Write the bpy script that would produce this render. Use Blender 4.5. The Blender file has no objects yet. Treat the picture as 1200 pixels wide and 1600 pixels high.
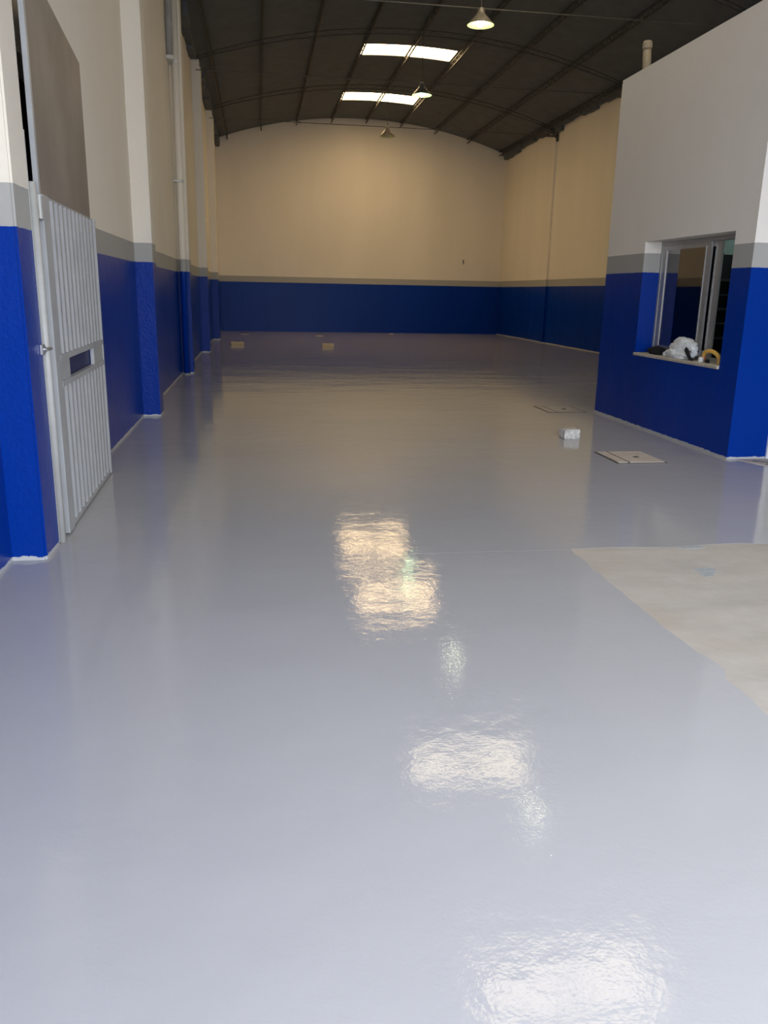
import bpy, bmesh, math, random
from mathutils import Vector, Matrix

random.seed(7)
scene = bpy.context.scene
C = scene.collection

# ------------------------------------------------------------------ camera
cam_d = bpy.data.cameras.new('camera')
cam = bpy.data.objects.new('camera', cam_d)
C.objects.link(cam)
RIGHT = Vector((0.98815, -0.14740, 0.01863))
YAW, PITCH, ROLL = 0.152733587, 0.262680159, -0.0192983899
fwd = Vector((math.sin(YAW) * math.cos(PITCH), math.cos(YAW) * math.cos(PITCH), -math.sin(PITCH)))
r0 = Vector((math.cos(YAW), -math.sin(YAW), 0.0))
d0 = fwd.cross(r0)
rt = r0 * math.cos(ROLL) + d0 * math.sin(ROLL)
dn = -r0 * math.sin(ROLL) + d0 * math.cos(ROLL)
m = Matrix((rt, -dn, -fwd)).transposed().to_4x4()
m.translation = Vector((0, 0, 1.5))
cam.matrix_world = m
cam_d.sensor_fit = 'AUTO'
cam_d.sensor_width = 36.0
cam_d.lens = 1275.0 / 1600.0 * 36.0
cam_d.clip_end = 200
scene.camera = cam

# ------------------------------------------------------------------ world, light, exposure
world = bpy.data.worlds.new('overcast_sky')
scene.world = world
world.use_nodes = True
bg = world.node_tree.nodes['Background']
bg.inputs[0].default_value = (0.86, 0.91, 1.0, 1)
bg.inputs[1].default_value = 4.6
scene.view_settings.view_transform = 'Standard'
scene.view_settings.look = 'None'
scene.view_settings.exposure = 0.86
scene.view_settings.gamma = 1.0
scene.view_settings.use_curve_mapping = False
scene.cycles.max_bounces = 10
scene.cycles.diffuse_bounces = 6
scene.cycles.glossy_bounces = 6
scene.cycles.use_denoising = True
scene.cycles.sample_clamp_indirect = 6.0
SKYLIGHT = 10.0
SKYLIGHT_FRONT = 4.7
BULB = 18.0

# portal in the open gateway: only guides the sampling of the sky
pl = bpy.data.lights.new('gateway_portal', 'AREA')
pl.shape = 'RECTANGLE'
pl.size, pl.size_y = 6.4, 4.6
pl.cycles.is_portal = True
po = bpy.data.objects.new('gateway_portal', pl)
po.location = (2.3, -1.0, 2.3)
po.rotation_euler = (math.radians(90), 0, 0)      # faces +Y
C.objects.link(po)


# ------------------------------------------------------------------ node helpers
def new_mat(name):
    mt = bpy.data.materials.new(name)
    mt.use_nodes = True
    nt = mt.node_tree
    return mt, nt, nt.nodes['Principled BSDF']


def N(nt, typ, **kw):
    n = nt.nodes.new(typ)
    for k, v in kw.items():
        setattr(n, k, v)
    return n


def noise(nt, vec, scale, detail=3, rough=0.5, dim='3D'):
    n = N(nt, 'ShaderNodeTexNoise')
    n.noise_dimensions = dim
    n.inputs['Scale'].default_value = scale
    n.inputs['Detail'].default_value = detail
    n.inputs['Roughness'].default_value = rough
    nt.links.new(vec, n.inputs['Vector'])
    return n.outputs['Fac']


def mapping(nt, scale=(1, 1, 1), rot=(0, 0, 0)):
    g = N(nt, 'ShaderNodeNewGeometry')
    mp = N(nt, 'ShaderNodeMapping')
    mp.inputs['Scale'].default_value = scale
    mp.inputs['Rotation'].default_value = rot
    nt.links.new(g.outputs['Position'], mp.inputs['Vector'])
    return mp.outputs['Vector']


def math_(nt, op, a, b=None, clamp=False):
    n = N(nt, 'ShaderNodeMath', operation=op, use_clamp=clamp)
    for i, v in enumerate((a, b)):
        if v is None:
            continue
        if isinstance(v, (int, float)):
            n.inputs[i].default_value = v
        else:
            nt.links.new(v, n.inputs[i])
    return n.outputs[0]


def mix(nt, fac, a, b):
    n = N(nt, 'ShaderNodeMix', data_type='RGBA')
    for sock, v in ((n.inputs[0], fac), (n.inputs[6], a), (n.inputs[7], b)):
        if isinstance(v, (int, float)):
            sock.default_value = v
        elif isinstance(v, tuple):
            sock.default_value = v if len(v) == 4 else (*v, 1)
        else:
            nt.links.new(v, sock)
    return n.outputs[2]


def ramp(nt, fac, lo, hi):
    n = N(nt, 'ShaderNodeMapRange')
    n.inputs['From Min'].default_value = lo
    n.inputs['From Max'].default_value = hi
    nt.links.new(fac, n.inputs['Value'])
    return n.outputs[0]


def bump(nt, bsdf, h, strength, dist, prev=None):
    b = N(nt, 'ShaderNodeBump')
    b.inputs['Strength'].default_value = strength
    b.inputs['Distance'].default_value = dist
    nt.links.new(h, b.inputs['Height'])
    if prev is not None:
        nt.links.new(prev, b.inputs['Normal'])
    nt.links.new(b.outputs[0], bsdf.inputs['Normal'])
    return b.outputs[0]


def plain(name, col, rough=0.5, metal=0.0, var=0.12, scale=9.0, bmp=0.0):
    mt, nt, b = new_mat(name)
    v = mapping(nt)
    f = noise(nt, v, scale, 4)
    c2 = tuple(x * (1 - var) for x in col)
    c3 = tuple(min(1, x * (1 + var)) for x in col)
    nt.links.new(mix(nt, ramp(nt, f, 0.3, 0.7), c2, c3), b.inputs['Base Color'])
    b.inputs['Roughness'].default_value = rough
    b.inputs['Metallic'].default_value = metal
    if bmp:
        bump(nt, b, noise(nt, v, scale * 4, 3), 0.4, bmp)
    return mt


def emit(name, col, strength):
    mt, nt, b = new_mat(name)
    b.inputs['Base Color'].default_value = (0.8, 0.8, 0.75, 1)
    b.inputs['Emission Color'].default_value = (*col, 1)
    b.inputs['Emission Strength'].default_value = strength
    return mt


CREAM = (0.80, 0.745, 0.65)
GREYBAND = (0.38, 0.375, 0.355)
BLUE = (0.0, 0.031, 0.285)


def wall_paint(name, relief=0.004, cream=CREAM, blue=BLUE, z_blue=1.79, z_grey=2.0, foot=0.022):
    """cream above a grey band above a blue enamel dado, with the floor paint lapping up at the foot"""
    mt, nt, b = new_mat(name)
    g = N(nt, 'ShaderNodeNewGeometry')
    sp = N(nt, 'ShaderNodeSeparateXYZ')
    nt.links.new(g.outputs['Position'], sp.inputs[0])
    z = sp.outputs['Z']
    v = mapping(nt)
    vz = mapping(nt, (1, 1, 0.25))
    jit = math_(nt, 'MULTIPLY', math_(nt, 'SUBTRACT', noise(nt, v, 22, 4), 0.5), 0.010)
    zj = math_(nt, 'ADD', z, jit)
    jit2 = math_(nt, 'MULTIPLY', math_(nt, 'SUBTRACT', noise(nt, v, 14, 5, 0.7), 0.5), 0.045)
    zf = math_(nt, 'ADD', z, jit2)
    is_blue = math_(nt, 'LESS_THAN', zj, z_blue)
    is_grey = math_(nt, 'LESS_THAN', zj, z_grey)
    is_foot = math_(nt, 'LESS_THAN', zf, foot)
    big = ramp(nt, noise(nt, vz, 0.9, 4), 0.3, 0.7)
    fine = ramp(nt, noise(nt, v, 30, 4), 0.3, 0.7)
    wall = mix(nt, big, tuple(x * 0.93 for x in cream), cream)
    wall = mix(nt, math_(nt, 'MULTIPLY', fine, 0.12), wall, tuple(x * 0.85 for x in cream))
    speck = ramp(nt, noise(nt, v, 7.5, 6, 0.75), 0.71, 0.76)
    wall = mix(nt, math_(nt, 'MULTIPLY', speck, 0.35), wall, (0.30, 0.26, 0.22))
    blu = mix(nt, big, tuple(x * 0.82 for x in blue), blue)
    blu = mix(nt, math_(nt, 'MULTIPLY', fine, 0.10), blu, (0.0, 0.07, 0.45))
    b.inputs['Specular IOR Level'].default_value = 0.13
    col = mix(nt, is_grey, wall, GREYBAND)
    col = mix(nt, is_blue, col, blu)
    col = mix(nt, is_foot, col, (0.44, 0.45, 0.46))
    nt.links.new(col, b.inputs['Base Color'])
    rg = N(nt, 'ShaderNodeMapRange')
    nt.links.new(is_blue, rg.inputs['Value'])
    rg.inputs['To Min'].default_value = 0.72
    rg.inputs['To Max'].default_value = 0.30
    nt.links.new(rg.outputs[0], b.inputs['Roughness'])
    p = bump(nt, b, noise(nt, mapping(nt, (1, 1, 0.5)), 2.2, 3), 0.5, 0.02)
    bump(nt, b, noise(nt, v, 38, 5, 0.6), 0.5, relief, p)
    return mt


M_WALL = wall_paint('painted_render')
M_WALL_ROUGH = wall_paint('painted_rough_render', relief=0.009)
M_WALL_BACK = wall_paint('painted_back_wall_render', relief=0.009, foot=-0.5)
M_OFFICE = wall_paint('painted_smooth_render', relief=0.0015, cream=(0.84, 0.80, 0.735), z_blue=1.785)


def epoxy():
    mt, nt, b = new_mat('grey_epoxy_floor_paint')
    v = mapping(nt)
    big = ramp(nt, noise(nt, v, 0.55, 4), 0.3, 0.7)
    col = mix(nt, big, (0.410, 0.408, 0.420), (0.440, 0.438, 0.448))
    # a few thin bare streaks left where the roller stopped
    nt.links.new(col, b.inputs['Base Color'])
    b.inputs['Roughness'].default_value = 0.035
    b.inputs['IOR'].default_value = 1.34
    long_ = noise(nt, mapping(nt, (0.55, 1.0, 1.0)), 1.25, 2, 0.45)
    p = bump(nt, b, long_, 1.0, 0.006)
    p = bump(nt, b, noise(nt, v, 5.0, 3), 1.0, 0.0020, p)
    p = bump(nt, b, noise(nt, v, 22.0, 2), 1.0, 0.0005, p)
    bump(nt, b, noise(nt, v, 95, 2), 1.0, 0.00028, p)
    return mt


def bare_concrete(name='bare_concrete', base=(0.50, 0.455, 0.40)):
    mt, nt, b = new_mat(name)
    v = mapping(nt)
    st = mapping(nt, (1.0, 3.2, 1.0), (0, 0, 0.35))
    f1 = ramp(nt, noise(nt, st, 1.6, 5, 0.6), 0.32, 0.68)
    f2 = ramp(nt, noise(nt, v, 6, 6, 0.65), 0.35, 0.7)
    c = mix(nt, f1, tuple(x * 0.80 for x in base), base)
    c = mix(nt, math_(nt, 'MULTIPLY', f2, 0.35), c, (0.55, 0.53, 0.50))
    ochre = ramp(nt, noise(nt, v, 0.9, 3), 0.5, 0.7)
    c = mix(nt, math_(nt, 'MULTIPLY', ochre, 0.4), c, (0.47, 0.38, 0.28))
    sp = ramp(nt, noise(nt, v, 26, 3, 0.6), 0.76, 0.80)
    c = mix(nt, math_(nt, 'MULTIPLY', sp, 0.6), c, (0.25, 0.2, 0.18))
    nt.links.new(c, b.inputs['Base Color'])
    b.inputs['Roughness'].default_value = 0.8
    bump(nt, b, f2, 0.4, 0.003)
    return mt


M_FLOOR = epoxy()
M_CONC = bare_concrete()
M_CONC_OUT = bare_concrete('forecourt_concrete', (0.42, 0.41, 0.40))
M_ROOF = plain('dark_roof_sheet', (0.100, 0.111, 0.124), 0.8, 0, 0.10, 3.0, 0.004)
M_STEEL_DARK = plain('dark_rusty_steel', (0.062, 0.060, 0.056), 0.65, 0.2, 0.3, 14)
M_STEEL_TIE = plain('dull_steel_rod', (0.10, 0.095, 0.08), 0.55, 0.3, 0.2, 14)
M_SKY = emit('translucent_roof_sheet', (1.0, 0.70, 0.36), SKYLIGHT)
M_SKY_FRONT = emit('paler_translucent_roof_sheet', (1.0, 0.82, 0.55), SKYLIGHT_FRONT)  # front panels emit weaker and paler than the far pair
M_GATE = plain('pale_grey_gate_paint', (0.37, 0.38, 0.39), 0.42, 0.0, 0.07, 5)
M_GATE_UP = plain('dull_grey_brown_sheet', (0.23, 0.205, 0.185), 0.5, 0.1, 0.18, 2.2)
M_POST = plain('grey_post_paint', (0.42, 0.42, 0.40), 0.45, 0, 0.08, 9)
M_ZINC = plain('zinc_steel', (0.45, 0.45, 0.46), 0.35, 0.8, 0.1, 20)
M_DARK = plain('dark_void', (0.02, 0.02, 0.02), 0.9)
M_NAVY = plain('navy_backing', (0.012, 0.025, 0.10), 0.5)
M_ALU = plain('satin_aluminium', (0.42, 0.42, 0.41), 0.38, 0.55, 0.06, 12)
M_SILL = plain('mortar_sill', (0.46, 0.42, 0.36), 0.75, 0, 0.2, 18, 0.003)
M_PIPE_GREY = plain('grey_plastic_pipe', (0.30, 0.29, 0.28), 0.45, 0, 0.1, 8)
M_PIPE_BEIGE = plain('beige_pipe', (0.30, 0.25, 0.18), 0.55, 0, 0.15, 10)
M_BRICK = plain('pale_clay_block', (0.50, 0.40, 0.27), 0.85, 0, 0.15, 20, 0.004)
M_WBRICK = plain('whitewashed_block', (0.55, 0.53, 0.50), 0.8, 0, 0.3, 26, 0.006)
M_CLOTH_W = plain('white_cotton', (0.76, 0.80, 0.82), 0.9, 0, 0.05, 20)
M_CLOTH_B = plain('black_cloth', (0.004, 0.004, 0.006), 0.95, 0, 0.2, 20)
M_YELLOW = plain('yellow_plastic', (0.90, 0.54, 0.11), 0.4, 0, 0.06, 20)
M_ORANGE = plain('orange_plastic', (0.65, 0.20, 0.10), 0.5)
M_WHITE = plain('white_plastic', (0.62, 0.62, 0.60), 0.45)
M_DOOR = plain('pale_door_paint', (0.50, 0.49, 0.48), 0.45, 0, 0.06, 5)
M_DFRAME = plain('white_door_frame', (0.68, 0.70, 0.72), 0.4, 0, 0.04, 5)
M_SHADE_OUT = plain('grey_enamel_shade', (0.16, 0.145, 0.12), 0.45, 0.2, 0.15, 16)
M_SHADE_IN = plain('pale_enamel_inside', (0.60, 0.66, 0.32), 0.45, 0, 0.05, 16)
M_SHELF = plain('black_shelving', (0.018, 0.018, 0.02), 0.6)
M_INT = plain('pale_teal_office_wall', (0.55, 0.66, 0.64), 0.7)
M_CAP_CONC = bare_concrete('cover_screed', (0.52, 0.45, 0.40))
M_GROOVE = plain('dark_groove_dirt', (0.05, 0.045, 0.04), 0.9)
M_SMUDGE = plain('grey_paint_smudge', (0.36, 0.39, 0.41), 0.6, 0, 0.2, 30)
M_BULB_W = emit('lit_bulb_white', (1.0, 1.0, 0.74), BULB)
M_BULB_G = emit('lit_bulb_green', (0.62, 1.0, 0.62), BULB * 1.6)
M_BULB_OFF = plain('unlit_bulb', (0.5, 0.5, 0.48), 0.2)


def glass_mat():
    mt, nt, b = new_mat('tinted_window_glass')
    nt.nodes.remove(b)
    out = nt.nodes['Material Output']
    gl = N(nt, 'ShaderNodeBsdfGlossy')
    gl.inputs['Roughness'].default_value = 0.02
    gl.inputs['Color'].default_value = (0.95, 0.92, 0.92, 1)
    tr = N(nt, 'ShaderNodeBsdfTransparent')
    tr.inputs['Color'].default_value = (0.42, 0.42, 0.42, 1)
    fr = N(nt, 'ShaderNodeFresnel')
    fr.inputs['IOR'].default_value = 1.9
    f = math_(nt, 'ADD', fr.outputs[0], 0.12, True)
    mx = N(nt, 'ShaderNodeMixShader')
    nt.links.new(f, mx.inputs[0])
    nt.links.new(tr.outputs[0], mx.inputs[1])
    nt.links.new(gl.outputs[0], mx.inputs[2])
    nt.links.new(mx.outputs[0], out.inputs['Surface'])
    return mt


M_GLASS = glass_mat()


# ------------------------------------------------------------------ mesh helpers
def obj(name, bm, mat, parent=None, smooth=False, rel=None):
    """link a bmesh as one object; geometry in world space, origin moved to the parent's place"""
    me = bpy.data.meshes.new(name)
    bmesh.ops.recalc_face_normals(bm, faces=bm.faces)
    if smooth:
        for f in bm.faces:
            f.smooth = True
    bm.to_mesh(me)
    bm.free()
    mats = mat if isinstance(mat, (list, tuple)) else [mat]
    for mm in mats:
        me.materials.append(mm)
    o = bpy.data.objects.new(name, me)
    C.objects.link(o)
    if parent is not None:
        o.parent = parent
        if not rel:                       # vertices were given in world space
            me.transform(Matrix.Translation(-world_loc(parent)))
    return o


def world_loc(o):
    v = Vector(o.location)
    while o.parent:
        o = o.parent
        v += Vector(o.location)
    return v


def centre(o):
    """move a top-level mesh's origin to the middle of its foot"""
    vs = [v.co for v in o.data.vertices]
    c = Vector(((min(v.x for v in vs) + max(v.x for v in vs)) / 2,
                (min(v.y for v in vs) + max(v.y for v in vs)) / 2, min(v.z for v in vs)))
    o.data.transform(Matrix.Translation(-c))
    o.location = c
    return o


def thing(name, label, cat, loc, group=None):
    o = bpy.data.objects.new(name, None)
    o.empty_display_size = 0.1
    C.objects.link(o)
    o.location = loc
    return tag(o, label, cat, group)


def tag(o, label, cat, group=None):
    o['label'] = label
    o['category'] = cat
    if group:
        o['group'] = group
    return o


def struct(o):
    o['kind'] = 'structure'
    return o


def box(bm, x0, x1, y0, y1, z0, z1, bev=0.0):
    vs = [bm.verts.new((x, y, z)) for x in (x0, x1) for y in (y0, y1) for z in (z0, z1)]
    idx = ((0, 1, 3, 2), (4, 6, 7, 5), (0, 4, 5, 1), (2, 3, 7, 6), (0, 2, 6, 4), (1, 5, 7, 3))
    fs = [bm.faces.new([vs[i] for i in f]) for f in idx]
    if bev:
        es = set(e for f in fs for e in f.edges)
        bmesh.ops.bevel(bm, geom=list(es), offset=bev, segments=1, affect='EDGES', profile=0.5)
    return vs


def bar(bm, a, b, r, n=8, r2=None, cap=True):
    a, b = Vector(a), Vector(b)
    d = (b - a).normalized()
    u = d.orthogonal().normalized()
    w = d.cross(u)
    r2 = r if r2 is None else r2
    r_ = [[bm.verts.new(p + (u * math.cos(t) + w * math.sin(t)) * q)
           for t in [2 * math.pi * k / n for k in range(n)]] for p, q in ((a, r), (b, r2))]
    for k in range(n):
        bm.faces.new((r_[0][k], r_[0][(k + 1) % n], r_[1][(k + 1) % n], r_[1][k]))
    if cap:
        bm.faces.new(r_[0])
        bm.faces.new(r_[1])


def tube(bm, pts, r, n=8):
    pts = [Vector(p) for p in pts]
    rings = []
    up = None
    for i, p in enumerate(pts):
        d = (pts[min(i + 1, len(pts) - 1)] - pts[max(i - 1, 0)]).normalized()
        if up is None:
            up = d.orthogonal().normalized()
        up = (up - d * up.dot(d)).normalized()
        w = d.cross(up)
        rr = r[i] if isinstance(r, (list, tuple)) else r
        rings.append([bm.verts.new(p + (up * math.cos(2 * math.pi * k / n) + w * math.sin(2 * math.pi * k / n)) * rr)
                      for k in range(n)])
    for a, b in zip(rings, rings[1:]):
        for k in range(n):
            bm.faces.new((a[k], a[(k + 1) % n], b[(k + 1) % n], b[k]))
    bm.faces.new(rings[0])
    bm.faces.new(rings[-1])


def lathe(bm, prof, cx, cy, cz, n=28):
    rings = [[bm.verts.new((cx + r * math.cos(2 * math.pi * k / n), cy + r * math.sin(2 * math.pi * k / n), cz + z))
              for k in range(n)] for r, z in prof]
    for a, b in zip(rings, rings[1:]):
        for k in range(n):
            bm.faces.new((a[k], a[(k + 1) % n], b[(k + 1) % n], b[k]))
    return rings


def prism(bm, poly, z0, z1):
    lo = [bm.verts.new((x, y, z0)) for x, y in poly]
    hi = [bm.verts.new((x, y, z1)) for x, y in poly]
    n = len(poly)
    for k in range(n):
        bm.faces.new((lo[k], lo[(k + 1) % n], hi[(k + 1) % n], hi[k]))
    bm.faces.new(lo[::-1])
    bm.faces.new(hi)


def wall_grid(axis, a0, a1, z0, z1, p0, p1, holes):
    """solid slab with rectangular holes; axis 'x' -> slab normal along X (a = Y), 'y' -> normal along Y (a = X)"""
    bm = bmesh.new()
    A = sorted({a0, a1, *[h[0] for h in holes], *[h[1] for h in holes]})
    Z = sorted({z0, z1, *[h[2] for h in holes], *[h[3] for h in holes]})
    cache = {}

    def V(p, a, z):
        k = (p, a, z)
        if k not in cache:
            cache[k] = bm.verts.new((p, a, z) if axis == 'x' else (a, p, z))
        return cache[k]

    def solid(i, j):
        if i < 0 or j < 0 or i >= len(A) - 1 or j >= len(Z) - 1:
            return False
        ca, cz = (A[i] + A[i + 1]) / 2, (Z[j] + Z[j + 1]) / 2
        return not any(h[0] < ca < h[1] and h[2] < cz < h[3] for h in holes)
    for i in range(len(A) - 1):
        for j in range(len(Z) - 1):
            if not solid(i, j):
                continue
            b0, b1, c0, c1 = A[i], A[i + 1], Z[j], Z[j + 1]
            for p in (p0, p1):
                bm.faces.new((V(p, b0, c0), V(p, b1, c0), V(p, b1, c1), V(p, b0, c1)))
            for di, dj, e in ((-1, 0, ((b0, c0), (b0, c1))), (1, 0, ((b1, c0), (b1, c1))),
                              (0, -1, ((b0, c0), (b1, c0))), (0, 1, ((b0, c1), (b1, c1)))):
                if not solid(i + di, j + dj):
                    (q0, w0), (q1, w1) = e
                    bm.faces.new((V(p0, q0, w0), V(p0, q1, w1), V(p1, q1, w1), V(p1, q0, w0)))
    return bm


# ------------------------------------------------------------------ dimensions (metres)
XL, XR, YF, YB = -1.40, 9.25, -1.0, 31.85
XC = (XL + XR) / 2
SAG, SPRING = 0.93, 6.60
RAD = ((XR - XL) ** 2 / 4 + SAG ** 2) / (2 * SAG)
BAYS = [4.63, 10.15, 15.50, 20.85, 26.25]


def roof_z(x):
    return SPRING + SAG - RAD + math.sqrt(RAD * RAD - (x - XC) ** 2) - 0.010 * (x - XC)


# ------------------------------------------------------------------ floor
bm = bmesh.new()
edge_x, edge_y = 1.86, 4.555
pts = [(XL - 0.2, YF), (edge_x, YF)]
ys = [YF + (edge_y - YF) * k / 60 for k in range(61)]
left_edge = []
for k, y in enumerate(ys):
    j = 0.006 * math.sin(k * 2.1) + random.uniform(-0.006, 0.006)
    if 2.75 < y < 3.2:
        j += 0.05 * math.sin((y - 2.75) / 0.45 * math.pi) * (0.7 + 0.3 * math.sin(y * 40))
    left_edge.append((edge_x + j, y))
top_edge = []
for k in range(1, 61):
    x = edge_x + (XR - edge_x) * k / 60
    top_edge.append((x, edge_y + 0.02 * math.sin(k * 0.9) * min(1, k / 4) + random.uniform(-0.006, 0.006) + 0.004 * k / 10))
va = [(bm.verts.new((XL - 0.2, y, 0)), bm.verts.new((x, y, 0))) for x, y in left_edge]
for p, q in zip(va, va[1:]):
    bm.faces.new((p[0], p[1], q[1], q[0]))
far = [bm.verts.new((XL - 0.2, YB + 0.1, 0)), bm.verts.new((left_edge[-1][0], YB + 0.1, 0))]
bm.faces.new((va[-1][0], va[-1][1], far[1], far[0]))
near, prev = va[-1][1], far[1]
for x, y in top_edge:
    a_, b_ = bm.verts.new((x, y, 0)), bm.verts.new((x, YB + 0.1, 0))
    bm.faces.new((near, a_, b_, prev))
    near, prev = a_, b_
r_ = bmesh.ops.extrude_face_region(bm, geom=bm.faces[:])
for v in [g for g in r_['geom'] if isinstance(g, bmesh.types.BMVert)]:
    v.co.z -= 0.12
floor = struct(obj('floor', bm, M_FLOOR))
bm = bmesh.new()
prism(bm, [(edge_x - 0.3, YF), (XR + 0.1, YF), (XR + 0.1, edge_y + 0.3), (edge_x - 0.3, edge_y + 0.3)], -0.115, -0.0006)
obj('bare_concrete_slab', bm, M_CONC, floor)
for (x, y, w, d) in ((2.50, 4.10, 0.16, 0.07), (2.64, 4.53, 0.22, 0.03), (2.46, 4.02, 0.09, 0.03)):
    bm = bmesh.new()
    prism(bm, [(x + w * 0.5 * math.cos(t) * random.uniform(0.6, 1.15), y + d * math.sin(t) * random.uniform(0.5, 1.2))
               for t in [2 * math.pi * k / 14 for k in range(14)]], -0.001, 0.0004)
    obj('paint_smudge', bm, M_SMUDGE, floor)
# bare sill of screed in front of the office door
bm = bmesh.new()
prism(bm, [(4.55, 7.17), (4.62, 6.95), (4.80, 6.66), (5.02, 6.40), (5.9, 6.40), (5.9, 7.17)], 0.0, 0.006)
thr = obj('bare_screed_strip', bm, M_CAP_CONC, floor)
bm = bmesh.new()
for (a, b2, w) in (((4.66, 7.08), (5.02, 6.86), 0.012), ((4.70, 6.93), (5.08, 6.62), 0.010), ((4.86, 7.10), (5.5, 6.98), 0.012)):
    d = (Vector(b2) - Vector(a)).normalized()
    nrm = Vector((-d.y, d.x)) * w
    prism(bm, [tuple(Vector(a) + nrm), tuple(Vector(a) - nrm), tuple(Vector(b2) - nrm), tuple(Vector(b2) + nrm)], 0.005, 0.008)
obj('dark_joint', bm, M_GROOVE, floor)
bm = bmesh.new()
box(bm, 0.85, 1.86, 4.552, 4.557, -0.001, 0.0003)
obj('joint_line', bm, M_FLOOR, floor)
# thin pale spots laid on the floor near the far wall
for (x, y, w) in ((-0.49, 29.70, 0.30), (2.07, 28.98, 0.30), (4.9, 31.0, 0.2)):
    bm = bmesh.new()
    pl_ = [(x + w * 0.5 * math.cos(t) * random.uniform(0.8, 1.1), y + 0.14 * math.sin(t) * random.uniform(0.7, 1.1))
           for t in [2 * math.pi * k / 10 for k in range(10)]]
    prism(bm, pl_, 0.0, 0.004)
    obj('pale_spot', bm, M_CAP_CONC, floor)

bm = bmesh.new()
box(bm, -14, 18, -20, YF, -0.14, -0.02)
struct(obj('floor_forecourt', bm, M_CONC_OUT))

# ------------------------------------------------------------------ roof
bm = bmesh.new()
xs = [XL - 0.25 + (XR - XL + 0.5) * k / 48 for k in range(49)]
sky_x = (2.76, 5.16)
sky_y = [(7.95, 9.05), (13.45, 14.55), (22.62, 23.62), (27.85, 28.95)]
A = sorted(set([x for x in xs if not any(abs(x - s) < 0.12 for s in sky_x)] + list(sky_x)))
Y = sorted({YF, YB + 0.1, *[v for s in sky_y for v in s]})
lo = {(i, j): bm.verts.new((A[i], Y[j], roof_z(min(max(A[i], XL), XR)))) for i in range(len(A)) for j in range(len(Y))}
for i in range(len(A) - 1):
    for j in range(len(Y) - 1):
        ca, cy_ = (A[i] + A[i + 1]) / 2, (Y[j] + Y[j + 1]) / 2
        if sky_x[0] < ca < sky_x[1] and any(s[0] < cy_ < s[1] for s in sky_y):
            continue
        bm.faces.new((lo[i, j], lo[i + 1, j], lo[i + 1, j + 1], lo[i, j + 1]))
r_ = bmesh.ops.extrude_face_region(bm, geom=bm.faces[:])
for v in [g for g in r_['geom'] if isinstance(g, bmesh.types.BMVert)]:
    v.co.z += 0.05
roof = struct(obj('ceiling', bm, M_ROOF))

for (y0, y1) in sky_y:
    bm = bmesh.new()
    sx = [sky_x[0] + (sky_x[1] - sky_x[0]) * k / 10 for k in range(11)]
    a = [[bm.verts.new((x, y, roof_z(x) + 0.02 + dz)) for y in (y0, y1)] for x in sx for dz in (0,)]
    for p, q in zip(a, a[1:]):
        bm.faces.new((p[0], q[0], q[1], p[1]))
    r_ = bmesh.ops.extrude_face_region(bm, geom=bm.faces[:])
    for v in [g for g in r_['geom'] if isinstance(g, bmesh.types.BMVert)]:
        v.co.z += 0.01
    s = obj('skylight', bm, M_SKY if y0 > 20 else M_SKY_FRONT, roof)
    s['label'] = 'bright translucent roof panel'

# lattice purlins along the hall
pur_x = [-0.97, 0.22, 1.47, 2.72, 3.96, 5.22, 6.50, 7.74, 8.98]
for x in pur_x:
    z = roof_z(x) - 0.012
    bm = bmesh.new()
    box(bm, x - 0.022, x + 0.022, YF + 0.1, YB - 0.02, z - 0.022, z)
    box(bm, x - 0.018, x + 0.018, YF + 0.1, YB - 0.02, z - 0.15, z - 0.13)
    y = YF + 0.1
    up = True
    while y < YB - 0.3:
        za, zb = (z - 0.012, z - 0.14) if up else (z - 0.14, z - 0.012)
        bar(bm, (x, y, za), (x, y + 0.2, zb), 0.008, 4, cap=False)
        y += 0.2
        up = not up
    obj('purlin', bm, M_STEEL_DARK, roof)

# arched lattice ribs on the pilasters, with their tie rods
for yy in [-0.6] + BAYS:
    bm = bmesh.new()
    n = 40
    px = [XL + 0.12 + (XR - XL - 0.24) * k / n for k in range(n + 1)]
    hi = [(x, yy, roof_z(x) - 0.13) for x in px]
    lw = [(x, yy, roof_z(x) - 0.24 + 0.06 * abs((x - XC) / (XR - XC)) ** 4) for x in px]
    tube(bm, hi, 0.010, 5)
    tube(bm, lw, 0.010, 5)
    for k in range(n):
        a, b2 = (hi[k], lw[k + 1]) if k % 2 else (lw[k], hi[k + 1])
        bar(bm, a, b2, 0.005, 4, cap=False)
    obj('arch_rib', bm, M_STEEL_DARK, roof)
    bm = bmesh.new()
    bar(bm, (XL + 0.10, yy, 6.29), (XR - 0.05, yy, 6.27), 0.011, 6)
    for xx in (1.3, 6.6):
        bar(bm, (xx - 0.05, yy, 6.283), (xx + 0.05, yy, 6.283), 0.020, 6)
    obj('tie_rod', bm, M_STEEL_TIE, roof)
    bm = bmesh.new()
    box(bm, XR - 0.42, XR - 0.02, yy - 0.10, yy + 0.10, 6.24, 6.262)
    box(bm, XR - 0.06, XR - 0.02, yy - 0.10, yy + 0.10, 6.10, 6.40)
    bar(bm, (XR - 0.40, yy, 6.27), (XR - 0.08, yy, roof_z(XR) - 0.16), 0.012, 5)
    bar(bm, (XR - 0.10, yy, 6.27), (XR - 0.36, yy, roof_z(XR) - 0.14), 0.012, 5)
    obj('rib_shoe', bm, M_STEEL_DARK, roof)

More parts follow.
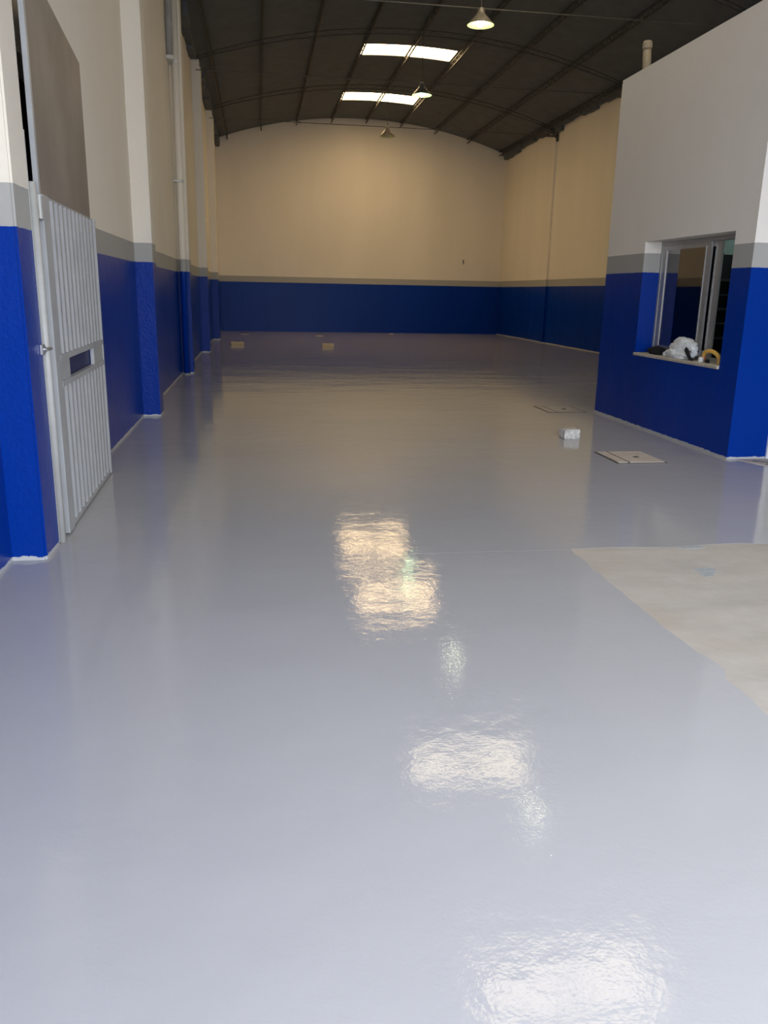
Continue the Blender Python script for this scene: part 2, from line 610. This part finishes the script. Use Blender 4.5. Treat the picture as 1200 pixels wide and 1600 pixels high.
# rough eaves along both long walls
for side, x0, x1 in (('left', XL - 0.02, XL + 0.16), ('right', XR - 0.12, XR + 0.02)):
    bm = bmesh.new()
    y = YF
    while y < YB - 0.1:
        ln = random.uniform(0.35, 0.9)
        zt = roof_z(XL if side == 'left' else XR) + 0.03
        zz = zt - random.uniform(0.13, 0.30)
        dx = random.uniform(-0.05, 0.06)
        if side == 'left':
            box(bm, x0, x1 + dx, y, min(y + ln, YB), zz, zt)
        else:
            box(bm, x0 - dx, x1, y, min(y + ln, YB), zz + 0.05, zt)
        y += ln
    obj('eave_filler', bm, M_ROOF, roof)

# ------------------------------------------------------------------ walls of the hall
door_l = (5.02, 6.72, -0.01, 2.86)
bm = wall_grid('x', YF, YB, -0.05, 6.58, XL - 0.18, XL, [door_l])
wl = struct(obj('wall_left', bm, M_WALL))


def pilaster(parent, x0, x1, y0, y1, z1, mat, name='pilaster'):
    bm = bmesh.new()
    box(bm, x0, x1, y0, y1, 0.0, z1)
    es = [e for e in bm.edges if abs(e.verts[0].co.z - e.verts[1].co.z) > 1]
    bmesh.ops.bevel(bm, geom=es, offset=0.012, segments=2, affect='EDGES')
    return obj(name, bm, mat, parent)


pilaster(wl, XL - 0.02, -1.215, 4.63, 4.945, 6.30, M_WALL)
for y, dy in ((10.15, 0.36), (15.50, 0.36), (20.85, 0.36), (26.25, 0.5)):
    pilaster(wl, XL - 0.02, -1.20, y, y + dy, 6.36, M_WALL_ROUGH)
# stub of dark masonry above the pilasters
for y in BAYS[1:]:
    bm = bmesh.new()
    box(bm, XL - 0.02, -1.23, y + 0.02, y + 0.30, 6.36, 6.52)
    obj('pilaster_head', bm, M_WALL_ROUGH, wl)
# unlit space behind the side doorway
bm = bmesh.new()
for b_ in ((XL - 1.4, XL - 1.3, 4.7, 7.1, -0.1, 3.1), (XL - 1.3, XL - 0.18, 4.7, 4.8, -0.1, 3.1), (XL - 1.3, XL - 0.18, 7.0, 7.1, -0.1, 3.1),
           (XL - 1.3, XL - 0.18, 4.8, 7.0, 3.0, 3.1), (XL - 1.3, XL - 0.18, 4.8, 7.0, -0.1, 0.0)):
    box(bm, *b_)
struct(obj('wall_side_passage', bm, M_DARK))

bm = wall_grid('x', YF, YB, -0.05, 6.50, XR, XR + 0.18, [])
wr = struct(obj('wall_right', bm, M_WALL))
for y in BAYS + [-0.7]:
    pilaster(wr, XR - 0.07, XR + 0.02, y, y + 0.42, 6.2, M_WALL)

bm = bmesh.new()
n = 48
xs = [XL - 0.18 + (XR - XL + 0.36) * k / n for k in range(n + 1)]
f0 = [bm.verts.new((x, YB, -0.05)) for x in xs]
f1 = [bm.verts.new((x, YB, roof_z(min(max(x, XL), XR)) + 0.005)) for x in xs]
for k in range(n):
    bm.faces.new((f0[k], f0[k + 1], f1[k + 1], f1[k]))
r_ = bmesh.ops.extrude_face_region(bm, geom=bm.faces[:])
for v in [g for g in r_['geom'] if isinstance(g, bmesh.types.BMVert)]:
    v.co.y += 0.18
wb = struct(obj('wall_back', bm, M_WALL_BACK))
bm = bmesh.new()
bar(bm, (7.78, YB - 0.04, 2.74), (7.78, YB + 0.01, 2.74), 0.018, 6)
bar(bm, (7.78, YB - 0.04, 2.60), (7.78, YB - 0.04, 2.76), 0.016, 6)
obj('wall_hook', bm, M_STEEL_DARK, wb)

# front wall with the open gateway behind the camera
bm = wall_grid('y', XL - 0.18, XR + 0.18, -0.05, 6.45, YF - 0.2, YF, [(-0.9, 5.5, -0.04, 4.6)])
xs2 = [XL - 0.18 + (XR - XL + 0.36) * k / 24 for k in range(25)]
a = [(bm.verts.new((x, YF - 0.1, 6.44)), bm.verts.new((x, YF - 0.1, roof_z(min(max(x, XL), XR)) + 0.02))) for x in xs2]
for p, q in zip(a, a[1:]):
    bm.faces.new((p[0], q[0], q[1], p[1]))
struct(obj('wall_front', bm, M_WALL))

# ------------------------------------------------------------------ office box
OX, OY0, OY1, OZ = 4.46, 7.20, 10.46, 4.02
WY0, WY1, WZ0, WZ1 = 7.53, 9.41, 0.86, 2.125
bm = wall_grid('x', OY0, OY1, 0.0, OZ, OX, OX + 0.28, [(WY0, WY1, WZ0, WZ1)])
wo = struct(obj('wall_office_side', bm, M_OFFICE))
bm = wall_grid('y', OX + 0.28, XR - 0.01, 0.0, OZ, OY0, OY0 + 0.2, [(4.90, 5.78, -0.01, 2.14)])
wof = struct(obj('wall_office_front', bm, M_OFFICE))
bm = wall_grid('y', OX + 0.28, XR - 0.01, 0.0, OZ, OY1 - 0.05, OY1, [])
wob = struct(obj('wall_office_back', bm, M_INT))
bm = bmesh.new()
box(bm, OX + 0.002, XR - 0.01, OY0 + 0.002, OY1 - 0.002, OZ, OZ + 0.035)
struct(obj('ceiling_office', bm, M_OFFICE))
bm = bmesh.new()
box(bm, OX, OX + 0.006, OY0, OY0 + 0.008, 0.0, OZ)
# unseen interior tube, added to light the upper office wall
tubeo = thing('added_tube_light', 'unseen office ceiling tube added to light the pale strip above the shelves', 'light', (6.4, 9.0, 3.92))
b2 = bmesh.new()
bar(b2, (5.8, 9.0, 3.93), (7.0, 9.0, 3.93), 0.018, 8)
obj('tube', b2, emit('cool_tube', (0.75, 1.0, 0.93), 22), tubeo)
b2 = bmesh.new()
box(b2, 5.75, 7.05, 8.97, 9.03, 3.95, OZ)
obj('batten', b2, M_WHITE, tubeo)
bm.free()

# mortar sill
bm = bmesh.new()
box(bm, OX - 0.022, OX + 0.27, WY0 + 0.004, WY1 + 0.004, WZ0 - 0.028, WZ0 + 0.006, 0.006)
sill = obj('sill', bm, M_SILL, wo)

# sliding window
win = struct(bpy.data.objects.new('window_1', None))
C.objects.link(win)
win.location = (OX + 0.2, (WY0 + WY1) / 2, WZ0)
FX = OX + 0.205
bm = bmesh.new()
zb, zt = WZ0 + 0.006, WZ1
box(bm, FX, FX + 0.07, WY0, WY0 + 0.035, zb, zt)
box(bm, FX, FX + 0.07, WY1 - 0.035, WY1, zb, zt)
box(bm, FX, FX + 0.07, WY0 + 0.035, WY1 - 0.035, zb, zb + 0.035)
box(bm, FX, FX + 0.07, WY0 + 0.035, WY1 - 0.035, zt - 0.045, zt)
box(bm, FX - 0.008, FX, WY0 + 0.012, WY1 - 0.012, zt - 0.014, zt - 0.002)
obj('frame', bm, M_ALU, win)


def sash(x, y0, y1, name='sash'):
    z0, z1, s = zb + 0.036, zt - 0.046, 0.095
    bm = bmesh.new()
    box(bm, x, x + 0.026, y0, y0 + s, z0, z1)
    box(bm, x, x + 0.026, y1 - s, y1, z0, z1)
    box(bm, x, x + 0.026, y0 + s, y1 - s, z0, z0 + 0.06)
    box(bm, x, x + 0.026, y0 + s, y1 - s, z1 - 0.05, z1)
    box(bm, x - 0.006, x, y0 + s - 0.012, y0 + s, z0 + 0.05, z1 - 0.04)
    so = obj(name, bm, M_ALU, win)
    bm = bmesh.new()
    box(bm, x + 0.010, x + 0.016, y0 + s - 0.002, y1 - s + 0.002, z0 + 0.058, z1 - 0.048)
    obj('pane', bm, M_GLASS, so)


sash(FX + 0.006, 8.32, WY1 - 0.036)
sash(FX + 0.037, 8.16, 9.1)

# office door, only its near edge shows
dr = struct(bpy.data.objects.new('door_1', None))
C.objects.link(dr)
dr.location = (5.3, OY0, 0)
bm = bmesh.new()
for b_ in ((4.862, 4.915, OY0 - 0.02, OY0 + 0.10, 0.004, 2.13), (5.765, 5.818, OY0 - 0.02, OY0 + 0.10, 0.004, 2.13), (4.915, 5.765, OY0 - 0.02, OY0 + 0.10, 2.08, 2.13)):
    box(bm, *b_)
obj('frame', bm, M_DFRAME, dr)
bm = bmesh.new()
box(bm, 4.917, 5.763, OY0 + 0.03, OY0 + 0.07, 0.012, 2.075)
box(bm, 5.03, 5.65, OY0 + 0.022, OY0 + 0.03, 0.2, 0.95, 0.004)
box(bm, 5.03, 5.65, OY0 + 0.022, OY0 + 0.03, 1.15, 1.95, 0.004)
leafo = obj('door_leaf', bm, M_DOOR, dr)
bm = bmesh.new()
bar(bm, (5.69, OY0 + 0.03, 1.02), (5.69, OY0 - 0.02, 1.02), 0.011)
bar(bm, (5.69, OY0 - 0.02, 1.02), (5.57, OY0 - 0.02, 1.02), 0.010)
obj('handle', bm, M_ZINC, leafo)

# shelving inside the office
sh = thing('shelving_unit', 'black shelving with close shelves inside the office behind the window', 'shelves', (6.7, 10.2, 0))
bm = bmesh.new()
box(bm, 4.80, 8.6, 10.36, 10.39, 0.0, 2.06)
obj('back_panel', bm, M_SHELF, sh)
for x in (4.80, 5.76, 6.73, 7.66, 8.57):
    bm = bmesh.new()
    box(bm, x, x + 0.03, 9.98, 10.36, 0.0, 2.06)
    obj('upright', bm, M_SHELF, sh)
M_SHELF2 = plain('dark_grey_shelf_board', (0.05, 0.052, 0.06), 0.5)
for z in (0.30, 0.55, 0.80, 1.0, 1.18, 1.36, 1.54, 1.72):
    bm = bmesh.new()
    box(bm, 4.83, 8.57, 9.99, 10.36, z, z + 0.025)
    obj('shelf', bm, M_SHELF2, sh)

# pipe standing on the office roof
vp = thing('vent_pipe', 'short beige capped pipe standing on top of the office roof', 'pipe', (4.62, 10.2, OZ + 0.035))
bm = bmesh.new()
bar(bm, (4.64, 10.2, OZ + 0.034), (4.62, 10.2, 4.36), 0.048, 14)
obj('pipe', bm, M_PIPE_BEIGE, vp, True)
bm = bmesh.new()
bar(bm, (4.62, 10.2, 4.35), (4.619, 10.2, 4.41), 0.056, 14)
bar(bm, (4.619, 10.2, 4.41), (4.619, 10.2, 4.43), 0.056, 14, 0.045)
obj('cap', bm, M_PIPE_BEIGE, vp)

# ------------------------------------------------------------------ side door leaf and its post
post = thing('gate_post', 'slim grey steel post at the near jamb with hinge and latch', 'post', (-1.204, 4.97, 0))
bm = bmesh.new()
bar(bm, (-1.204, 4.970, 0.002), (-1.204, 4.970, 2.045), 0.021, 12)
obj('pole', bm, M_POST, post, True)
bm = bmesh.new()
box(bm, -1.224, -1.2135, 4.940, 4.950, 0.01, 2.30)
obj('cover_strip', bm, M_POST, post)
bm = bmesh.new()
box(bm, -1.216, -1.197, 4.872, 4.93, 1.125, 1.185, 0.004)
bar(bm, (-1.197, 4.90, 1.155), (-1.185, 4.90, 1.155), 0.014, 10)
bar(bm, (-1.192, 4.90, 1.155), (-1.180, 4.985, 1.155), 0.010, 8)
obj('latch', bm, M_ZINC, post)
bm = bmesh.new()
box(bm, -1.196, -1.190, 4.992, 5.118, 1.86, 1.985)
for z in (1.88, 1.92, 1.96):
    bar(bm, (-1.187, 5.05, z), (-1.191, 5.05, z), 0.008, 6)
bar(bm, (-1.184, 5.02, 1.86), (-1.184, 5.02, 1.985), 0.011, 8)
obj('hinge', bm, M_POST, post)

A0, A1 = Vector((-1.203, 5.125)), Vector((-1.248, 6.93))
LD = (A1 - A0).normalized()
LN = Vector((LD.y, -LD.x))            # towards the hall (+X)
if LN.x < 0:
    LN = -LN
LL = (A1 - A0).length
gate = thing('metal_door_leaf', 'tall pale grey metal door leaf with ribbed lower sheet and dull upper panel', 'door', (A0.x, A0.y, 0))


def lbox(bm, s0, s1, d0, d1, z0, z1, z1b=None, z0b=None):
    """box in leaf space: s along the leaf, d depth towards the hall; z1b = top height at s1"""
    z1b = z1 if z1b is None else z1b
    z0b = z0 if z0b is None else z0b
    vs = []
    for s, za, zb_ in ((s0, z0, z1), (s1, z0b, z1b)):
        for d in (d0, d1):
            p = A0 + LD * s + LN * d
            for z in (za, zb_):
                vs.append(bm.verts.new((p.x, p.y, z)))
    idx = ((0, 1, 3, 2), (4, 6, 7, 5), (0, 4, 5, 1), (2, 3, 7, 6), (0, 2, 6, 4), (1, 5, 7, 3))
    for f in idx:
        bm.faces.new([vs[i] for i in f])


def corrugated(z0, z1, s0=0.14, s1=None, n=12):
    s1 = LL - 0.035 if s1 is None else s1
    bm = bmesh.new()
    prof = []
    st = (s1 - s0) / n
    for k in range(n):
        s = s0 + k * st
        prof += [(s, 0.008), (s + st * 0.35, 0.008), (s + st * 0.60, -0.010), (s + st * 0.78, -0.010)]
    prof.append((s1, 0.010))
    rows = []
    for z in (z0, z1):
        rows.append([[bm.verts.new((*(A0 + LD * s + LN * (d - o)), z)) for s, d in prof] for o in (0, 0.004)])
    for o in (0, 1):
        for k in range(len(prof) - 1):
            bm.faces.new((rows[0][o][k], rows[0][o][k + 1], rows[1][o][k + 1], rows[1][o][k]))
    return bm


ZB, ZM, ZT0, ZT1 = 0.012, 2.0, 3.27, 3.09
for nm, args in (('near_stile', (0.0, 0.14, -0.030, 0.012, ZB, ZM)), ('far_stile', (LL - 0.035, LL, -0.040, 0.012, ZB, ZM))):
    bm = bmesh.new()
    lbox(bm, *args)
    obj('stile', bm, M_GATE, gate)
for args in ((0.14, LL - 0.035, -0.040, 0.004, ZB, ZB + 0.03), (0.14, LL - 0.035, -0.040, 0.002, ZM - 0.012, ZM)):
    bm = bmesh.new()
    lbox(bm, *args)
    obj('rail', bm, M_GATE, gate)
obj('ribbed_sheet', corrugated(1.095, ZM - 0.012), M_GATE, gate)
obj('ribbed_sheet', corrugated(ZB + 0.03, 0.905), M_GATE, gate)
S0, S1 = 0.44, 1.36
bm = bmesh.new()
lbox(bm, 0.14, LL - 0.035, -0.02, 0.014, 1.062, 1.096)
lbox(bm, 0.14, LL - 0.035, -0.02, 0.014, 0.904, 0.938)
lbox(bm, 0.14, S0, -0.02, 0.004, 0.938, 1.062)
lbox(bm, S1, LL - 0.035, -0.02, 0.006, 0.938, 1.062)
obj('slot_frame', bm, M_GATE, gate)
bm = bmesh.new()
lbox(bm, S0, S1, -0.034, -0.028, 0.938, 1.062)
o = obj('slot_backing', bm, M_NAVY, gate)
o['label'] = 'dark navy panel behind the slot'
bm = bmesh.new()
lbox(bm, 0.04, LL, -0.036, -0.022, ZM, ZT0, ZT1)
obj('upper_panel', bm, M_GATE_UP, gate)
bm = bmesh.new()
lbox(bm, 0.0, 0.04, -0.030, -0.002, ZM, ZT0 + 0.003, ZT0)
obj('upper_stile', bm, M_GATE, gate)

# ------------------------------------------------------------------ pipes by the second pilaster
dp = thing('drain_pipe', 'wall coloured vertical pipe with brackets beside the second pilaster on the left', 'pipe', (-1.31, 15.30, 0))
bm = bmesh.new()
bar(bm, (-1.305, 15.33, 0.0), (-1.275, 15.33, 6.42), 0.058, 16)
bmesh.ops.bisect_plane(bm, geom=bm.verts[:] + bm.edges[:] + bm.faces[:], plane_co=(0, 0, 2), plane_no=(0, 0, 1))
obj('pipe', bm, M_WALL, dp, True)
for z in (3.25, 5.1):
    bm = bmesh.new()
    bar(bm, (-1.29, 15.33, z), (-1.29, 15.33, z + 0.05), 0.066, 16)
    box(bm, -1.399, -1.29, 15.25, 15.41, z + 0.01, z + 0.035)
    obj('bracket', bm, M_WHITE, dp)
cp = thing('conduit_pipe', 'grey upper pipe length fixed left of the wall coloured drain pipe', 'pipe', (-1.35, 15.1, 5.12))
bm = bmesh.new()
bar(bm, (-1.345, 15.12, 5.12), (-1.335, 15.12, 6.48), 0.055, 14)
obj('pipe', bm, M_PIPE_GREY, cp, True)
bm = bmesh.new()
bar(bm, (-1.345, 15.12, 5.10), (-1.345, 15.12, 5.16), 0.064, 14)
box(bm, -1.399, -1.33, 15.04, 15.2, 5.11, 5.15)
obj('bracket', bm, M_WHITE, cp)

# ------------------------------------------------------------------ pendant lamps on the tie rods


def lamp(y, label, bulb_mat, x=3.92, r=0.235, zc=6.02):
    t = thing('pendant_lamp', label, 'lamp', (x, y, zc), 'conical pendant lamps along the hall centre')
    bm = bmesh.new()
    pr = [(r, 0.0), (r - 0.004, 0.012), (r * 0.62, 0.10), (r * 0.36, 0.165), (r * 0.27, 0.20), (r * 0.25, 0.25)]
    lathe(bm, pr, x, y, zc)
    bm2 = bmesh.new()
    rings = lathe(bm2, [(r - 0.002, 0.002), (r * 0.60, 0.092), (r * 0.34, 0.155), (r * 0.22, 0.185)], x, y, zc)
    bm2.faces.new(rings[-1])
    s = obj('shade', bm, M_SHADE_OUT, t, True)
    obj('shade_lining', bm2, M_SHADE_IN, s, True)
    bm = bmesh.new()
    rings = lathe(bm, [(r * 0.25, 0.245), (r * 0.24, 0.26), (0.03, 0.275)], x, y, zc, 16)
    bm.faces.new(rings[0])
    bm.faces.new(rings[-1])
    obj('lamp_cap', bm, M_SHADE_OUT, t)
    bm = bmesh.new()
    bar(bm, (x, y, zc + 0.27), (x, y, roof_z(x) - 0.10), 0.008, 6)
    obj('cord', bm, M_STEEL_DARK, t)
    bm = bmesh.new()
    bmesh.ops.create_uvsphere(bm, u_segments=18, v_segments=12, radius=0.062, matrix=Matrix.Translation((x, y, zc + 0.045)) @ Matrix.Diagonal((1, 1, 1.3, 1)))
    obj('bulb', bm, bulb_mat, t, True)
    bm = bmesh.new()
    bar(bm, (x, y, zc + 0.11), (x, y, zc + 0.185), 0.03, 12)
    obj('socket', bm, M_SHADE_OUT, t)
    return t


lamp(10.15, 'lit pendant lamp nearest the camera, mirrored on the floor below the others', M_BULB_W)
lamp(15.50, 'lit pendant lamp with white bulb, largest of those in view', M_BULB_W)
lamp(20.85, 'lit pendant lamp with greenish bulb beside the far skylight', M_BULB_G)
lamp(26.25, 'unlit dark pendant lamp hanging before the back wall', M_BULB_OFF)

# ------------------------------------------------------------------ floor covers and blocks


def cover(x0, x1, y0, y1, label, lid_mat, frame_mat, top=0.010):
    t = thing('inspection_cover', label, 'cover', ((x0 + x1) / 2, (y0 + y1) / 2, 0.0), None)
    bm = bmesh.new()
    box(bm, x0 - 0.02, x1 + 0.02, y0 - 0.02, y1 + 0.02, 0.0, 0.003)
    obj('frame', bm, M_GROOVE, t)
    w = (x1 - x0) * 0.24
    bm = bmesh.new()
    box(bm, x0, x0 + w - 0.016, y0, y1, 0.002, top)
    obj('edge_slab', bm, frame_mat, t)
    bm = wall_grid('y', 0, 1, 0, 1, 0, 1, [])
    bm.free()
    lx0, cx_, cy_ = x0 + w + 0.004, (x0 + w + x1) / 2, (y0 + y1) / 2
    bm = bmesh.new()
    for b_ in ((lx0, cx_ - 0.03, y0, y1), (cx_ + 0.03, x1, y0, y1), (cx_ - 0.03, cx_ + 0.03, y0, cy_ - 0.05), (cx_ - 0.03, cx_ + 0.03, cy_ + 0.05, y1)):
        box(bm, b_[0], b_[1], b_[2], b_[3], 0.002, top)
    l = obj('lid', bm, lid_mat, t)
    bm = bmesh.new()
    bar(bm, (cx_ - 0.028, cy_, 0.006), (cx_ + 0.028, cy_, 0.006), 0.005, 6)
    obj('lifting_bar', bm, M_STEEL_DARK, l)
    return t


cover(3.30, 3.76, 7.08, 7.60, 'square bare screed inspection cover with dark lifting hole, nearer of the two', M_CAP_CONC, M_CAP_CONC)
cover(3.80, 4.30, 10.40, 10.98, 'square grey painted inspection cover outlined by dark gaps, farther of the two', M_FLOOR, M_FLOOR, 0.0042)


def block(x, y, w, d, h, rz, label, mat, name='block'):
    t = thing(name, label, 'block', (x, y, 0))
    t.rotation_euler = (0, 0, rz)
    bm = bmesh.new()
    vs = box(bm, -w / 2, w / 2, -d / 2, d / 2, 0.0, h, 0.008)
    bmesh.ops.subdivide_edges(bm, edges=[e for e in bm.edges if e.calc_length() > 0.05], cuts=3, use_grid_fill=True)
    for v in bm.verts:
        if v.co.z > 0.004:
            v.co += Vector((random.uniform(-1, 1), random.uniform(-1, 1), random.uniform(-1, 1))) * 0.0035
    obj('body', bm, mat, t, rel=True)
    return t


block(3.33, 8.43, 0.185, 0.15, 0.105, 0.10, 'whitewashed masonry block on the grey floor near the square covers', M_WBRICK)
block(-0.61, 23.80, 0.36, 0.22, 0.08, 0.05, 'small beige block on the far floor near the left wall', M_BRICK)
block(1.91, 23.37, 0.32, 0.22, 0.08, -0.06, 'small beige block on the far floor before the middle of the back wall', M_BRICK)

# ------------------------------------------------------------------ things on the window sill
SZ = WZ0 + 0.006


def blob(name, cx, cy, cz, sx, sy, sz, mat, seed, amp, parent=None, sub=4, flat=True, folds=0.0):
    bm = bmesh.new()
    bmesh.ops.create_icosphere(bm, subdivisions=sub, radius=1.0)
    from mathutils import noise as mn
    for v in bm.verts:
        p = v.co.copy()
        k = 1 + amp * mn.noise(p * 1.7 + Vector((seed, 0, 0))) + amp * 0.5 * mn.noise(p * 4.1 + Vector((0, seed, 0)))
        if folds:
            k += folds * (abs(math.sin(p.z * 5.5 + 2.2 * p.y + 3 * mn.noise(p * 1.3 + Vector((seed, 1, 2))))) - 0.5)
        p *= k
        if flat and p.z < -0.55:
            p.z = -0.55
        v.co = Vector((cx + p.x * sx, cy + p.y * sy, cz + (p.z + 0.55) * sz))
    return obj(name, bm, mat, parent, True)


tag(centre(blob('black_cap', 4.58, 9.07, SZ, 0.085, 0.20, 0.056, M_CLOTH_B, 3.0, 0.20)), 'black cloth cap lying at the left end of the window sill', 'cap')

wc = thing('cloth_bundle', 'bundled white cloth with dark strap on the middle of the window sill', 'cloth', (4.58, 8.46, SZ))
blob('cloth', 4.580, 8.47, SZ + 0.03, 0.085, 0.255, 0.125, M_CLOTH_W, 9.0, 0.14, wc, 5, True, 0.09)
blob('cloth_fold', 4.550, 8.50, SZ, 0.085, 0.26, 0.075, M_CLOTH_W, 21.0, 0.20, wc, 5, True, 0.10)
bm = bmesh.new()
tube(bm, [(4.515, 8.31, SZ + 0.120), (4.495, 8.26, SZ + 0.10), (4.495, 8.21, SZ + 0.055), (4.495, 8.17, SZ + 0.020), (4.50, 8.12, SZ + 0.012)], [0.012, 0.022, 0.020, 0.018, 0.012], 8)
obj('strap', bm, M_CLOTH_B, wc, True)
bm = bmesh.new()
box(bm, 4.488, 4.503, 8.165, 8.195, SZ + 0.075, SZ + 0.105, 0.004)
obj('buckle', bm, M_ZINC, wc)

yb = thing('yellow_band', 'arched yellow plastic band standing at the right end of the window sill', 'band', (4.58, 7.91, SZ))
bm = bmesh.new()
pts = []
for k in range(17):
    t = math.radians(-8 + 196 * k / 16)
    pts.append((4.585 - 0.02 * math.sin(t), 7.905 + 0.155 * math.cos(t), SZ + 0.040 + 0.078 * math.sin(t)))
tube(bm, pts, 0.021, 10)
obj('band', bm, M_YELLOW, yb, True)
bm = bmesh.new()
bar(bm, (4.56, 8.055, SZ + 0.0), (4.585, 8.058, SZ + 0.05), 0.026, 10)
obj('end_cup', bm, M_ORANGE, yb)
bm = bmesh.new()
bar(bm, (4.585, 7.752, SZ + 0.0), (4.585, 7.752, SZ + 0.045), 0.022, 10)
obj('end_cup', bm, M_YELLOW, yb)

jar = thing('white_jar', 'tiny white jar in front of the yellow band on the sill', 'jar', (4.515, 7.985, SZ))
bm = bmesh.new()
rings = lathe(bm, [(0.026, 0), (0.028, 0.01), (0.028, 0.045), (0.022, 0.052)], 4.515, 7.985, SZ, 14)
bm.faces.new(rings[0])
bm.faces.new(rings[-1])
obj('body', bm, M_WHITE, jar)
tag(centre(blob('dark_clip', 4.53, 7.885, SZ, 0.02, 0.03, 0.024, M_CLOTH_B, 5.0, 0.3, None, 3)), 'small dark clip lying under the yellow band', 'clip')
tag(centre(blob('crumpled_paper', 4.54, 8.81, SZ, 0.03, 0.028, 0.033, M_CLOTH_W, 15.0, 0.35, None, 3)), 'small crumpled white scrap between black cap and white cloth', 'paper')
